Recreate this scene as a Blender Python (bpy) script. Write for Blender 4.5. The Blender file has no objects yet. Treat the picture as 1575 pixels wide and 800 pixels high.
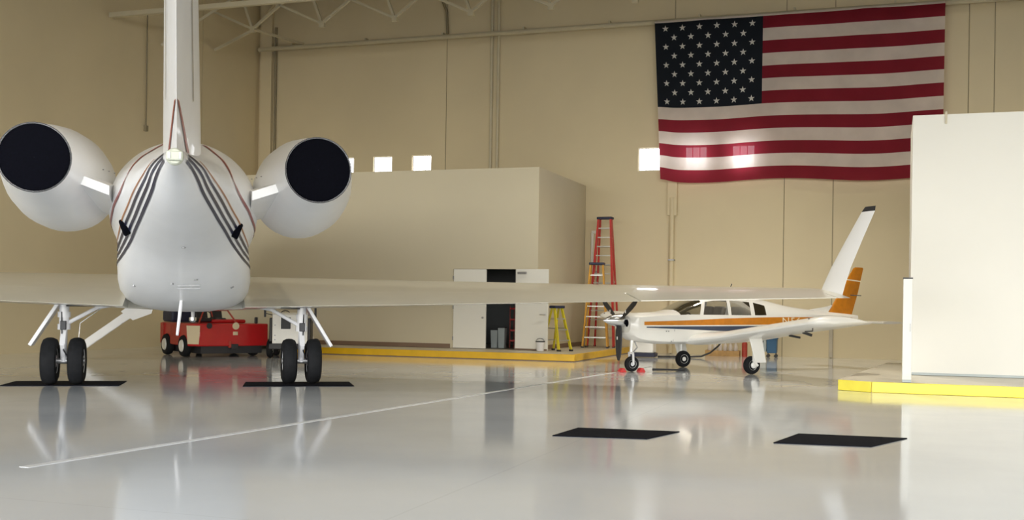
import bpy, bmesh, math, random
from mathutils import Vector, Matrix
rnd = random.Random(11)
sc = bpy.context.scene
col = sc.collection
PI = math.pi
rad = math.radians

# ------------------------------------------------------------------ camera
cam_d = bpy.data.cameras.new('camera')
cam = bpy.data.objects.new('camera', cam_d); col.objects.link(cam)
cam_d.sensor_fit = 'HORIZONTAL'; cam_d.sensor_width = 36.0
cam_d.lens = 1700.0 / 1575.0 * 36.0
cam_d.shift_y = 69.0 / 1575.0
cam_d.clip_end = 500
cam.matrix_world = Matrix.Translation((0, 0, 1.55)) @ Matrix.Rotation(PI/2, 4, 'X') @ Matrix.Rotation(0.0145, 4, 'Z')
sc.camera = cam

# ------------------------------------------------------------------ sky, light, exposure
ROT = -rad(19)                     # the hall is turned 19 degrees to the view
C19, S19 = math.cos(ROT), math.sin(ROT)
def R(s, t, z=0.0):                # hall coordinates (along back wall, depth) -> world
    return Vector((s*C19 - t*S19, s*S19 + t*C19, z))

wd = bpy.data.worlds.new('sky'); sc.world = wd; wd.use_nodes = True
nt = wd.node_tree; nt.nodes.clear()
o_ = nt.nodes.new('ShaderNodeOutputWorld'); b_ = nt.nodes.new('ShaderNodeBackground')
tc_ = nt.nodes.new('ShaderNodeTexCoord'); sx_ = nt.nodes.new('ShaderNodeSeparateXYZ'); cr_ = nt.nodes.new('ShaderNodeValToRGB')
nt.links.new(tc_.outputs['Generated'], sx_.inputs[0]); nt.links.new(sx_.outputs['Z'], cr_.inputs[0])
cr_.color_ramp.elements[0].color = (1.0, 0.97, 0.90, 1); cr_.color_ramp.elements[0].position = 0.0
cr_.color_ramp.elements[1].color = (0.20, 0.29, 0.46, 1); cr_.color_ramp.elements[1].position = 0.75
el_ = cr_.color_ramp.elements.new(0.2); el_.color = (0.60, 0.63, 0.67, 1)
nt.links.new(cr_.outputs[0], b_.inputs[0]); nt.links.new(b_.outputs[0], o_.inputs[0])
b_.inputs[1].default_value = 3.2

DOOR_T = -7.0                      # the open hangar door behind the camera
pl = bpy.data.lights.new('door_portal', 'AREA'); pl.shape = 'RECTANGLE'; pl.size = 47; pl.size_y = 8.2
pl.cycles.is_portal = True
po = bpy.data.objects.new('door_portal', pl); col.objects.link(po)
po.matrix_world = Matrix.Translation(R(1.5, DOOR_T, 4.1)) @ Matrix.Rotation(ROT, 4, 'Z') @ Matrix.Rotation(PI/2, 4, 'X')

sc.view_settings.view_transform = 'Standard'; sc.view_settings.look = 'None'
sc.view_settings.gamma = 1.0; sc.view_settings.use_curve_mapping = False
sc.view_settings.exposure = 1.95
sc.cycles.max_bounces = 10; sc.cycles.diffuse_bounces = 6; sc.cycles.glossy_bounces = 4
sc.cycles.transparent_max_bounces = 10
sc.cycles.sample_clamp_indirect = 6.0
sc.cycles.caustics_reflective = False; sc.cycles.caustics_refractive = False

# ------------------------------------------------------------------ materials
def mat(name, c, rough=0.5, metal=0.0, coat=0.0, var=0.05, scale=2.0, bump=0.0, bscale=20.0, spec=0.5):
    m = bpy.data.materials.new(name); m.use_nodes = True
    n = m.node_tree.nodes; l = m.node_tree.links; b = n['Principled BSDF']
    tc = n.new('ShaderNodeTexCoord'); no = n.new('ShaderNodeTexNoise')
    no.inputs['Scale'].default_value = scale; no.inputs['Detail'].default_value = 4
    l.new(tc.outputs['Object'], no.inputs['Vector'])
    r = n.new('ShaderNodeValToRGB')
    r.color_ramp.elements[0].position = 0.3; r.color_ramp.elements[1].position = 0.7
    r.color_ramp.elements[0].color = tuple(max(0, x*(1-var)) for x in c) + (1,)
    r.color_ramp.elements[1].color = tuple(min(1, x*(1+var)) for x in c) + (1,)
    l.new(no.outputs['Fac'], r.inputs[0]); l.new(r.outputs[0], b.inputs['Base Color'])
    b.inputs['Roughness'].default_value = rough; b.inputs['Metallic'].default_value = metal
    b.inputs['Coat Weight'].default_value = coat; b.inputs['Coat Roughness'].default_value = 0.06
    b.inputs['Specular IOR Level'].default_value = spec
    if bump:
        n2 = n.new('ShaderNodeTexNoise'); n2.inputs['Scale'].default_value = bscale; n2.inputs['Detail'].default_value = 3
        l.new(tc.outputs['Object'], n2.inputs['Vector'])
        bp = n.new('ShaderNodeBump'); bp.inputs['Strength'].default_value = bump; bp.inputs['Distance'].default_value = 0.02
        l.new(n2.outputs['Fac'], bp.inputs['Height']); l.new(bp.outputs[0], b.inputs['Normal'])
    return m

M = {}
M['wall'] = mat('cream_wall_paint', (0.71, 0.61, 0.40), 0.6, var=0.04, scale=0.35, bump=0.1, bscale=9)
M['block'] = mat('office_wall_paint', (0.60, 0.545, 0.405), 0.6, var=0.02, scale=0.5)
M['block_white'] = mat('white_office_wall_paint', (0.80, 0.79, 0.73), 0.55, var=0.015, scale=0.5)
M['joint'] = mat('joint_sealant', (0.29, 0.245, 0.155), 0.8)
M['steel'] = mat('cream_painted_steel', (0.60, 0.54, 0.38), 0.5)
M['ceiling'] = mat('roof_deck', (0.16, 0.13, 0.075), 0.7, var=0.06)
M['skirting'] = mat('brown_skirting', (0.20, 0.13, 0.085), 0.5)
M['deck'] = mat('platform_concrete', (0.50, 0.45, 0.35), 0.5, var=0.08)
M['deck2'] = mat('pale_platform_concrete', (0.64, 0.60, 0.50), 0.35, var=0.05)
M['curb'] = mat('yellow_curb_paint', (0.78, 0.46, 0.006), 0.35, var=0.07, scale=3)
M['curb2'] = mat('lemon_curb_paint', (0.82, 0.70, 0.08), 0.35, var=0.07, scale=3)
M['line'] = mat('white_floor_paint', (0.80, 0.82, 0.84), 0.3, var=0.05, scale=4)
M['jet'] = mat('white_gloss_jet_paint', (0.88, 0.88, 0.875), 0.36, coat=0.15, var=0.02)
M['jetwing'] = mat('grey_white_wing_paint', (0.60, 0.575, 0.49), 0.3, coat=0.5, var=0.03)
M['navy'] = mat('navy_stripe_paint', (0.012, 0.014, 0.045), 0.3)
M['redstripe'] = mat('dull_red_stripe_paint', (0.30, 0.055, 0.04), 0.35)
M['orange_line'] = mat('orange_pinstripe_paint', (0.42, 0.17, 0.06), 0.35)
M['black'] = mat('black_cover_fabric', (0.0022, 0.0024, 0.005), 0.9, spec=0.08, var=0.3, scale=30)
M['rubber'] = mat('tyre_rubber', (0.011, 0.0115, 0.013), 0.8, var=0.2, scale=12, spec=0.25)
M['mat'] = mat('black_rubber_mat', (0.004, 0.0045, 0.009), 0.95, var=0.3, scale=25, spec=0.15)
M['metal'] = mat('bright_metal', (0.72, 0.73, 0.75), 0.22, metal=1.0)
M['dull'] = mat('dull_grey_metal', (0.36, 0.36, 0.36), 0.45, metal=0.8)
M['dark'] = mat('dark_grey_plastic', (0.03, 0.03, 0.033), 0.5)
M['gearwhite'] = mat('white_gear_paint', (0.80, 0.80, 0.82), 0.3, coat=0.3)
M['light'] = mat('tail_lens', (0.62, 0.64, 0.52), 0.5)
M['red'] = mat('red_vehicle_paint', (0.52, 0.012, 0.014), 0.35, coat=0.4, var=0.06)
M['dred'] = mat('faded_red_paint', (0.42, 0.05, 0.03), 0.5, var=0.15, scale=8)
M['cart'] = mat('cart_white_paint', (0.76, 0.75, 0.70), 0.35, coat=0.3)
M['pwhite'] = mat('white_aeroplane_paint', (0.88, 0.87, 0.83), 0.28, coat=0.5, var=0.02)
M['porange'] = mat('orange_aeroplane_paint', (0.62, 0.22, 0.012), 0.3, coat=0.3, var=0.1, scale=8)
M['pblue'] = mat('slate_blue_aeroplane_paint', (0.035, 0.055, 0.11), 0.3, coat=0.3)
M['cream'] = mat('cream_letter_paint', (0.88, 0.80, 0.60), 0.4)
M['lred'] = mat('red_ladder_fibreglass', (0.50, 0.035, 0.03), 0.45, var=0.1)
M['lorange'] = mat('orange_yellow_ladder_fibreglass', (0.60, 0.30, 0.02), 0.45, var=0.1)
M['lyellow'] = mat('yellow_ladder_fibreglass', (0.66, 0.56, 0.03), 0.45, var=0.1)
M['alu'] = mat('ladder_aluminium', (0.55, 0.54, 0.50), 0.4, metal=0.7)
M['navyplastic'] = mat('navy_plastic', (0.02, 0.025, 0.06), 0.5)
M['bluebin'] = mat('blue_bin_plastic', (0.03, 0.12, 0.25), 0.45)
M['wood'] = mat('pale_wood', (0.50, 0.30, 0.11), 0.6, var=0.15, scale=9)
M['bottle'] = mat('milky_bottle_plastic', (0.68, 0.62, 0.56), 0.4)
M['binwhite'] = mat('pale_grey_bin_plastic', (0.45, 0.50, 0.50), 0.5)
M['plate'] = mat('pale_tan_face', (0.75, 0.63, 0.42), 0.35)
M['seat'] = mat('grey_seat_cloth', (0.16, 0.14, 0.12), 0.8)
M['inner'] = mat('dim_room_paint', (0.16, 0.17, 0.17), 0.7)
M['chock'] = mat('red_chock_paint', (0.72, 0.05, 0.05), 0.45)

def floor_mat():
    m = bpy.data.materials.new('glossy_grey_epoxy'); m.use_nodes = True
    n = m.node_tree.nodes; l = m.node_tree.links; b = n['Principled BSDF']
    tc = n.new('ShaderNodeTexCoord')
    def noise(scale, detail, sv=(1, 1, 1)):
        mp = n.new('ShaderNodeMapping'); mp.inputs['Scale'].default_value = sv
        no = n.new('ShaderNodeTexNoise'); no.inputs['Scale'].default_value = scale; no.inputs['Detail'].default_value = detail
        l.new(tc.outputs['Object'], mp.inputs[0]); l.new(mp.outputs[0], no.inputs['Vector']); return no
    a = noise(0.45, 6); r = n.new('ShaderNodeValToRGB')
    r.color_ramp.elements[0].position = 0.3; r.color_ramp.elements[1].position = 0.72
    r.color_ramp.elements[0].color = (0.63, 0.665, 0.705, 1); r.color_ramp.elements[1].color = (0.70, 0.735, 0.775, 1)
    l.new(a.outputs['Fac'], r.inputs[0])
    # saw-cut joints of the slab, every 9 m
    br = n.new('ShaderNodeTexBrick'); br.offset = 0; br.inputs['Scale'].default_value = 1.0
    br.inputs['Brick Width'].default_value = 9.0; br.inputs['Row Height'].default_value = 9.0
    br.inputs['Mortar Size'].default_value = 0.012; br.inputs['Mortar Smooth'].default_value = 0.2
    br.inputs['Color1'].default_value = br.inputs['Color2'].default_value = (1, 1, 1, 1)
    br.inputs['Mortar'].default_value = (0.94, 0.94, 0.94, 1)
    mp = n.new('ShaderNodeMapping'); mp.inputs['Location'].default_value = (3.4, 2.2, 0)
    l.new(tc.outputs['Object'], mp.inputs[0]); l.new(mp.outputs[0], br.inputs['Vector'])
    mx = n.new('ShaderNodeMix'); mx.data_type = 'RGBA'; mx.blend_type = 'MULTIPLY'; mx.inputs[0].default_value = 1.0
    l.new(r.outputs[0], mx.inputs[6]); l.new(br.outputs['Color'], mx.inputs[7]); l.new(mx.outputs[2], b.inputs['Base Color'])
    rr = n.new('ShaderNodeMapRange'); rr.inputs['From Min'].default_value = 0.3; rr.inputs['From Max'].default_value = 0.7
    rr.inputs['To Min'].default_value = 0.075; rr.inputs['To Max'].default_value = 0.105
    c = noise(0.9, 5); l.new(c.outputs['Fac'], rr.inputs[0]); l.new(rr.outputs[0], b.inputs['Roughness'])
    b.inputs['IOR'].default_value = 1.7
    return m
M['floor'] = floor_mat()

def pane_mat():
    m = bpy.data.materials.new('daylit_window_pane'); m.use_nodes = True
    b = m.node_tree.nodes['Principled BSDF']
    b.inputs['Base Color'].default_value = (0.9, 0.93, 1, 1)
    b.inputs['Emission Color'].default_value = (0.95, 0.97, 1.0, 1); b.inputs['Emission Strength'].default_value = 1.7
    return m
M['pane'] = pane_mat()

def glass_mat():
    m = bpy.data.materials.new('aeroplane_window_glass'); m.use_nodes = True
    n = m.node_tree.nodes; l = m.node_tree.links; n.remove(n['Principled BSDF']); out = n['Material Output']
    t = n.new('ShaderNodeBsdfTransparent'); t.inputs[0].default_value = (0.72, 0.72, 0.70, 1)
    g = n.new('ShaderNodeBsdfGlossy'); g.inputs['Roughness'].default_value = 0.03
    f = n.new('ShaderNodeFresnel'); f.inputs[0].default_value = 1.5
    x = n.new('ShaderNodeMixShader'); l.new(f.outputs[0], x.inputs[0]); l.new(t.outputs[0], x.inputs[1]); l.new(g.outputs[0], x.inputs[2])
    l.new(x.outputs[0], out.inputs[0]); return m
M['glass'] = glass_mat()

def cloth(name, c, see=0.0, trans=0.45):
    m = bpy.data.materials.new(name); m.use_nodes = True
    n = m.node_tree.nodes; l = m.node_tree.links; n.remove(n['Principled BSDF']); out = n['Material Output']
    tc = n.new('ShaderNodeTexCoord'); no = n.new('ShaderNodeTexNoise'); no.inputs['Scale'].default_value = 1.2; no.inputs['Detail'].default_value = 4
    l.new(tc.outputs['Object'], no.inputs['Vector'])
    r = n.new('ShaderNodeValToRGB'); r.color_ramp.elements[0].position = .3; r.color_ramp.elements[1].position = .7
    r.color_ramp.elements[0].color = tuple(x*.9 for x in c) + (1,); r.color_ramp.elements[1].color = tuple(min(1, x*1.08) for x in c) + (1,)
    l.new(no.outputs['Fac'], r.inputs[0])
    d = n.new('ShaderNodeBsdfDiffuse'); t = n.new('ShaderNodeBsdfTranslucent')
    l.new(r.outputs[0], d.inputs[0]); l.new(r.outputs[0], t.inputs[0])
    x = n.new('ShaderNodeMixShader'); x.inputs[0].default_value = trans
    l.new(d.outputs[0], x.inputs[1]); l.new(t.outputs[0], x.inputs[2])
    if see:
        tr = n.new('ShaderNodeBsdfTransparent'); tr.inputs[0].default_value = (1, 1, 1, 1)
        y = n.new('ShaderNodeMixShader'); y.inputs[0].default_value = see
        l.new(x.outputs[0], y.inputs[1]); l.new(tr.outputs[0], y.inputs[2]); l.new(y.outputs[0], out.inputs[0])
    else:
        l.new(x.outputs[0], out.inputs[0])
    return m
M['fred'] = cloth('red_flag_cloth', (0.30, 0.028, 0.05), 0.022, 0.5)
M['fwhite'] = cloth('white_flag_cloth', (0.84, 0.77, 0.72), 0.022, 0.45)
M['fblue'] = cloth('navy_flag_cloth', (0.020, 0.024, 0.032), 0.0, 0.25)
M['fstar'] = cloth('white_star_cloth', (0.74, 0.74, 0.70), 0.0, 0.3)

# ------------------------------------------------------------------ mesh helpers
class MB:
    def __init__(s): s.v = []; s.f = []
    def add(s, vs, fs):
        o = len(s.v); s.v += [tuple(p) for p in vs]; s.f += [tuple(i+o for i in f) for f in fs]; return s
    def box(s, x0, x1, y0, y1, z0, z1, M4=None):
        p = [Vector(q) for q in ((x0,y0,z0),(x1,y0,z0),(x1,y1,z0),(x0,y1,z0),(x0,y0,z1),(x1,y0,z1),(x1,y1,z1),(x0,y1,z1))]
        if M4: p = [M4 @ q for q in p]
        return s.add(p, [(0,3,2,1),(4,5,6,7),(0,1,5,4),(1,2,6,5),(2,3,7,6),(3,0,4,7)])
    def prism(s, pts, a, b, axis='z'):
        n = len(pts)
        mp = {'z': lambda u, v, w: (u, v, w), 'y': lambda u, v, w: (u, w, v), 'x': lambda u, v, w: (w, u, v)}[axis]
        v = [mp(u, w, a) for u, w in pts] + [mp(u, w, b) for u, w in pts]
        return s.add(v, [tuple(range(n))[::-1], tuple(range(n, 2*n))] + [(i, (i+1) % n, n+(i+1) % n, n+i) for i in range(n)])
    def tube(s, pts, r, n=8, cap=True):
        pts = [Vector(p) for p in pts]; rs = r if isinstance(r, (list, tuple)) else [r]*len(pts)
        rings = []; up = None
        for i, p in enumerate(pts):
            d = (pts[min(i+1, len(pts)-1)] - pts[max(i-1, 0)]).normalized()
            if up is None: up = d.orthogonal().normalized()
            up = (up - d*up.dot(d)).normalized(); sd = d.cross(up)
            rings.append([p + (up*math.cos(2*PI*k/n) + sd*math.sin(2*PI*k/n))*rs[i] for k in range(n)])
        return s.loft(rings, cap)
    def bar(s, a, b, w, h, up=(0, 0, 1)):
        a, b = Vector(a), Vector(b); d = (b-a).normalized(); u = Vector(up); u = u - d*u.dot(d)
        if u.length < 1e-4: u = d.orthogonal()
        u.normalize(); sd = d.cross(u)
        r = lambda p: [p+sd*w/2+u*h/2, p-sd*w/2+u*h/2, p-sd*w/2-u*h/2, p+sd*w/2-u*h/2]
        return s.loft([r(a), r(b)])
    def loft(s, rings, cap=True, closed=True):
        n = len(rings[0]); v = [p for r in rings for p in r]; f = []
        for i in range(len(rings)-1):
            for k in range(n if closed else n-1):
                f.append((i*n+k, i*n+(k+1) % n, (i+1)*n+(k+1) % n, (i+1)*n+k))
        if cap: f.append(tuple(range(n))[::-1]); f.append(tuple((len(rings)-1)*n+k for k in range(n)))
        return s.add(v, f)
    def lathe(s, prof, o=(0,0,0), ax=(1,0,0), n=24, cap=True):
        o = Vector(o); ax = Vector(ax).normalized(); u = ax.orthogonal().normalized(); w = ax.cross(u)
        return s.loft([[o + ax*x + (u*math.cos(2*PI*k/n) + w*math.sin(2*PI*k/n))*max(r, .0005) for k in range(n)] for x, r in prof], cap)
    def build(s, name, m, parent=None, bevel=0.0, smooth=True, loc=None, rotz=None, recalc=True):
        me = bpy.data.meshes.new(name); me.from_pydata(s.v, [], s.f)
        if recalc:
            bm = bmesh.new(); bm.from_mesh(me); bmesh.ops.recalc_face_normals(bm, faces=bm.faces); bm.to_mesh(me); bm.free()
        if smooth:
            me.polygons.foreach_set('use_smooth', [True]*len(me.polygons)); me.set_sharp_from_angle(angle=rad(35))
        me.materials.append(M[m] if isinstance(m, str) else m); me.update()
        o = bpy.data.objects.new(name, me); col.objects.link(o)
        if parent: o.parent = parent
        if loc is not None: o.location = loc
        if rotz is not None: o.rotation_euler = (0, 0, rotz)
        if bevel:
            bv = o.modifiers.new('edge', 'BEVEL'); bv.width = bevel; bv.segments = 2; bv.limit_method = 'ANGLE'; bv.angle_limit = rad(40)
        return o
def box(name, m, dims, parent=None, bevel=0.0, **k): return MB().box(*dims).build(name, m, parent, bevel, **k)

def tag(o, label, cat, group=None):
    o['label'] = label; o['category'] = cat
    if group: o['group'] = group
    return o
def thing(name, label, cat, loc=(0,0,0), rotz=0, group=None):
    o = bpy.data.objects.new(name, None); col.objects.link(o); o.empty_display_size = .2
    o.location = loc; o.rotation_euler = (0, 0, rotz); return tag(o, label, cat, group)
def struct(o, label=None):
    o['kind'] = 'structure'
    if label: o['label'] = label
    return o
def sroot(name, label=None):
    o = bpy.data.objects.new(name, None); col.objects.link(o); o.rotation_euler = (0, 0, ROT); return struct(o, label)

# ================================================================== THE HALL
S0, S1, T1, HT = -22.9, 26.0, 36.6, 14.2
floor = struct(box('floor', 'floor', (S0-.3, S1+.3, DOOR_T-.3, T1+.3, -.3, 0), rotz=ROT), 'glossy pale grey epoxy hangar floor')
# painted line (world coordinates turned back into the floor's frame)
def inv(x, y): return (x*C19 + y*S19, -x*S19 + y*C19)
a = Vector(inv(-4.44, 10.1)); b = Vector(inv(3.6, 28.6)); d = (b-a).normalized(); nn = Vector((-d.y, d.x))*.055
pts = [(q.x, q.y) for q in (a+nn, a-nn, b-nn, b+nn)]
pl_ = MB().prism(pts, 0.0, .003).build('painted_line', 'line', floor); pl_['label'] = 'long white painted line'
apron = struct(box('ground_apron', mat('apron_concrete', (0.10, 0.10, 0.10), 0.85), (S0-60, S1+60, DOOR_T-70, DOOR_T-.3, -.3, -.02), rotz=ROT), 'concrete apron outside the hangar door')

# back wall: panels with recessed joints, openings for the small square windows
WIN = [-19.23, -17.68, -16.13, -7.80, -6.23, -4.68]; WW, WZ0, WZ1 = .375, 6.12, 6.90
wall_back = sroot('wall_back', 'cream panelled back wall of the hangar')
seams = [S0, -15.2, -6.98, -3.36, -1.84, 2.11, 2.84, 10.0, 18.0, S1]
def wall_panel(parent, x0, x1, holes, y0, y1, z1=HT):
    xs = [x0] + [e for h in holes for e in (h-WW, h+WW)] + [x1]
    b = MB()
    if not holes: b.box(x0, x1, y0, y1, 0, z1)
    else:
        b.box(x0, x1, y0, y1, 0, WZ0); b.box(x0, x1, y0, y1, WZ1, z1)
        for i in range(0, len(xs), 2): b.box(xs[i], xs[i+1], y0, y1, WZ0, WZ1)
    return b.build('wall_panel', 'wall', parent, smooth=False)
for i in range(len(seams)-1):
    x0, x1 = seams[i], seams[i+1]
    g0 = .0 if i == 0 else .012
    wall_panel(wall_back, x0+g0, x1-.012, [w for w in WIN if x0 < w < x1], T1, T1+.25)
    if i: box('joint', 'joint', (x0-.012, x0+.012, T1+.03, T1+.22, 0, HT), wall_back, smooth=False)
for i, w in enumerate(WIN):
    wr = sroot('window_%d' % (i+1), 'small square daylit window high in the back wall')
    fr = MB(); y0, y1 = T1+.06, T1+.14; e = .035
    fr.box(w-WW, w-WW+e, y0, y1, WZ0, WZ1).box(w+WW-e, w+WW, y0, y1, WZ0, WZ1).box(w-WW+e, w+WW-e, y0, y1, WZ0, WZ0+e).box(w-WW+e, w+WW-e, y0, y1, WZ1-e, WZ1)
    fr.build('window_frame', 'gearwhite', wr, smooth=False)
    for k in (-1, 1): box('mullion', 'gearwhite', (w+k*.12-.012, w+k*.12+.012, y0+.01, y1-.01, WZ0+e, WZ1-e), wr, smooth=False)
    for k in range(3):
        xa = w-WW+e+.005 if k == 0 else w+(k-1.5)*.24+.013; xb = w+WW-e-.005 if k == 2 else w+(k-.5)*.24-.013
        box('pane', 'pane', (xa, xb, T1+.10, T1+.115, WZ0+e, WZ1-e), wr, smooth=False)
# left wall
wall_left = sroot('wall_left', 'cream panelled left wall of the hangar')
ls = [DOOR_T-.25, 4.0, 13.0, 22.0, 32.94, T1+.25]
for i in range(5):
    box('wall_panel', 'wall', (S0-.25, S0, ls[i]+.015, ls[i+1]-.015, 0, HT), wall_left, smooth=False)
    if i: box('joint', 'joint', (S0-.2, S0-.03, ls[i]-.015, ls[i]+.015, 0, HT), wall_left, smooth=False)
MB().tube([(S0+.05, 29.84, 10.75), (S0+.05, 29.84, 7.1)], .022).build('conduit', 'joint', wall_left)
box('conduit_box', 'joint', (S0, S0+.1, 29.78, 29.9, 6.98, 7.16), wall_left)
struct(box('wall_right', 'wall', (S1, S1+.25, DOOR_T, T1, 0, HT), rotz=ROT), 'cream right wall of the hangar')
fw = MB(); D0, D1, DH = -22.0, 25.0, 8.2
fw.box(S0, D0, DOOR_T-.25, DOOR_T, 0, HT).box(D1, S1, DOOR_T-.25, DOOR_T, 0, HT).box(D0, D1, DOOR_T-.25, DOOR_T, DH, HT)
struct(fw.build('wall_front', 'wall', smooth=False, rotz=ROT), 'door wall of the hangar with the great door open')
struct(box('ceiling', 'ceiling', (S0-.3, S1+.3, DOOR_T-.3, T1+.3, HT, HT+.2), rotz=ROT), 'dark roof deck of the hangar')
# pilasters, down pipes and the long top rail on the back wall
pil = sroot('trim_1', 'corner pilaster of the back wall'); box('pilaster', 'wall', (S0+.15, S0+.62, T1-.18, T1, 0, HT), pil, .01)
MB().tube([(S0+.74, T1-.06, 5.7), (S0+.74, T1-.06, 11.9)], .05).build('down_pipe', 'joint', pil)
pil = sroot('trim_2', 'pale twin down pipes on the back wall above the office block')
for k in (-13.47, -13.22): MB().tube([(k, T1-.06, 5.2), (k, T1-.06, HT-.1)], .055).build('down_pipe', 'steel', pil)
pil = sroot('trim_3', 'pale down pipe on the back wall below the flag')
MB().tube([(-6.98, T1-.10, .02), (-6.98, T1-.10, 5.2)], .085, 12).build('down_pipe', 'wall', pil)
box('pipe_housing', 'wall', (-7.14, -6.82, T1-.14, T1, 4.6, 6.05), pil, .01)
for z in (1.3, 3.1): box('pipe_clamp', 'dull', (-7.08, -6.88, T1-.2, T1, z, z+.04), pil)
pil = sroot('trim_4', 'pale down pipe near the tail of the small aeroplane')
box('down_pipe', 'deck', (-1.90, -1.78, T1-.1, T1, .02, 1.5), pil, .01)
rail = sroot('trim_5', 'long pale rail pipe along the top of the back wall')
MB().tube([(S0-.0+.1, T1-.22, 11.06), (S1-.2, T1-.22, 11.0)], .085, 10).build('rail_pipe', 'steel', rail)
for k in range(16):
    s_ = S0+1.5+k*3.05; box('rail_bracket', 'steel', (s_-.03, s_+.03, T1-.24, T1, 11.08, 11.22), rail)
MB().tube([(-15.5, T1-.08, 13.9), (-15.5, T1-.08, 12.7), (-15.2, T1-.08, 12.0), (-15.16, T1-.08, 11.2)], .05).build('bent_conduit', 'joint', rail)

# roof trusses
def truss(label, t, z0, z1, s0, s1, step, first, chord=True):
    r = thing('roof_truss', label, 'truss', (0,0,0), ROT, 'roof trusses')
    MB().bar((s0, t, z1), (s1, t, z1), .16, .16).build('top_chord', 'steel', r)
    if chord: MB().bar((s0, t, z0), (s1, t, z0), .14, .14).build('bottom_chord', 'steel', r)
    k = first
    while k < s1-.2:
        ends = ((-step/2, 1), (step/2, 1)) if chord else ((-5.6, 1), (3.6, 1), (-1.0, 1))
        for e, _ in ends:
            q = k+e; f = 1.0
            if q < s0: f = (k-s0)/(k-q)
            if q > s1: f = (s1-k)/(q-k)
            MB().bar((k, t, z0), (k+e*f, t, z0+(z1-z0)*f), .08, .08, (0, 1, 0)).build('web_member', 'steel', r)
        if not chord:
            box('gusset_plate', 'steel', (k-.08, k+.10, t-.06, t+.06, z0-.12, z0+.08), r, smooth=False)
        k += step
    return r
truss('pale steel roof truss close to the back wall, its lower joints hanging free', 33.5, 11.05, 13.6, S0+.1, 3.0, 2.72, -21.26, False)
truss('pale steel roof truss with a straight bottom bar, seen right of the jet fin', 28.0, 10.25, 13.0, S0+.1, 6.0, 2.9, -20.6, True)
r = thing('roof_brace', 'thin pale diagonal roof braces in the corner behind the jet fin', 'brace', (0,0,0), ROT)
for a_, b_2 in (((-22.8, 24.2, 10.3), (-21.2, 28, 13)), ((-22.8, 30.5, 9.9), (-19.6, 33.5, 13.4)), ((-21.26, 33.5, 11.0), (-22.8, 33.5, 10.4)), ((-21.26, 33.5, 11.05), (-21.0, T1-.1, 9.9+1.3)), ((-22.8, 36.3, 12.0), (-19.0, 33.5, 13.4))):
    MB().bar(a_, b_2, .08, .08).build('brace_bar', 'steel', r)

# added fill lamps out of view, brightening the floor and back wall
FILL_W = {'left': 120.0, 'middle': 170.0, 'right': 300.0}
M['fill_lens'] = pane_mat(); M['fill_lens'].name = 'fill_lamp_lens'
_b = M['fill_lens'].node_tree.nodes['Principled BSDF']; _b.inputs['Emission Color'].default_value = (1, .86, .62, 1); _b.inputs['Emission Strength'].default_value = 6
rows = {8: 'row nearest the open door', 18: 'row above the jet tail', 28: 'row nearest the back wall'}
for t_ in (8, 18, 28):                # added lamp above the small aeroplane is strongest, lifting the wall
    for s_, side in ((-16, 'left'), (-6, 'middle'), (2.5 if t_ < 28 else -2.2, 'right')):
        lp = thing('added_fill_lamp', 'added unseen ceiling fill lamp, %s one in the %s' % (side, rows[t_]), 'lamp', R(s_, t_, 12.3), ROT, 'added ceiling fill lamps')
        MB().lathe([(.62,.06),(.60,.14),(.45,.16),(.30,.2),(.10,.36),(0,.40),(.0,.385),(.1,.34),(.3,.17)], (0,0,0), (0,0,1), 20, cap=False).build('reflector', 'dull', lp)
        MB().tube([(0, 0, .6), (0, 0, HT-12.31)], .02, 6).build('hanger_rod', 'steel', lp)
        MB().lathe([(0,.001),(0,.30),(.02,.33)], (0,0,.11), (0,0,1), 20, cap=False).build('lens', 'fill_lens', lp)
        ld = bpy.data.lights.new('fill_light', 'SPOT'); ld.energy = 900.0 if (side, t_) == ('right', 28) else FILL_W[side]; ld.color = (1, .92, .78); ld.spot_size = rad(112); ld.spot_blend = .7; ld.shadow_soft_size = .35
        lo_ = bpy.data.objects.new('fill_light', ld); col.objects.link(lo_); lo_.parent = lp; lo_.location = (0, 0, -.02)

# ------------------------------------------------------------------ left office block with platform
PL, PF, PZ = -8.25, 29.30, .2          # platform: right edge, front edge, height
BF, BR, BT = 31.3, -9.98, 5.64         # block: front plane, right side, top
pr = thing('platform', 'low concrete platform with amber yellow edge under the office block', 'platform', (0,0,0), ROT)
PS = -17.3
box('deck', 'deck', (PS+.12, PL-.12, PF+.12, T1-.02, 0, PZ), pr, smooth=False)
box('curb_front', 'curb', (PS, PL, PF, PF+.12, 0.02, PZ+.003), pr, .012)
box('curb_side', 'curb', (PL-.12, PL, PF+.12, T1-.02, .02, PZ+.003), pr, .012)
box('curb_side', 'curb', (PS, PS+.12, PF+.12, T1-.02, .02, PZ+.003), pr, .012)
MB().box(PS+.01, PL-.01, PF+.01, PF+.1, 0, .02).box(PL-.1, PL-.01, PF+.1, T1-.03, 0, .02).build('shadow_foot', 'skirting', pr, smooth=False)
ob = thing('office_block', 'cream two-storey office block behind the jet with open double doors', 'room block', (0,0,0), ROT)
Z0 = PZ+.006; DL, DM, DR, DT = -12.68, -11.60, -10.66, 2.62
w = MB()
w.box(S0+.02, DL-.04, BF, BF+.15, Z0, BT).box(DR+.04, BR, BF, BF+.15, Z0, BT).box(DL-.04, DR+.04, BF, BF+.15, DT+.04, BT)
w.build('front_wall', 'block', ob, smooth=False)
box('side_wall', 'block', (BR-.15, BR, BF+.15, T1-.02, Z0, BT), ob, smooth=False)
box('roof', 'block', (S0+.02, BR-.001, BF+.001, T1-.02, BT-.12, BT+.02), ob, smooth=False)
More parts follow.
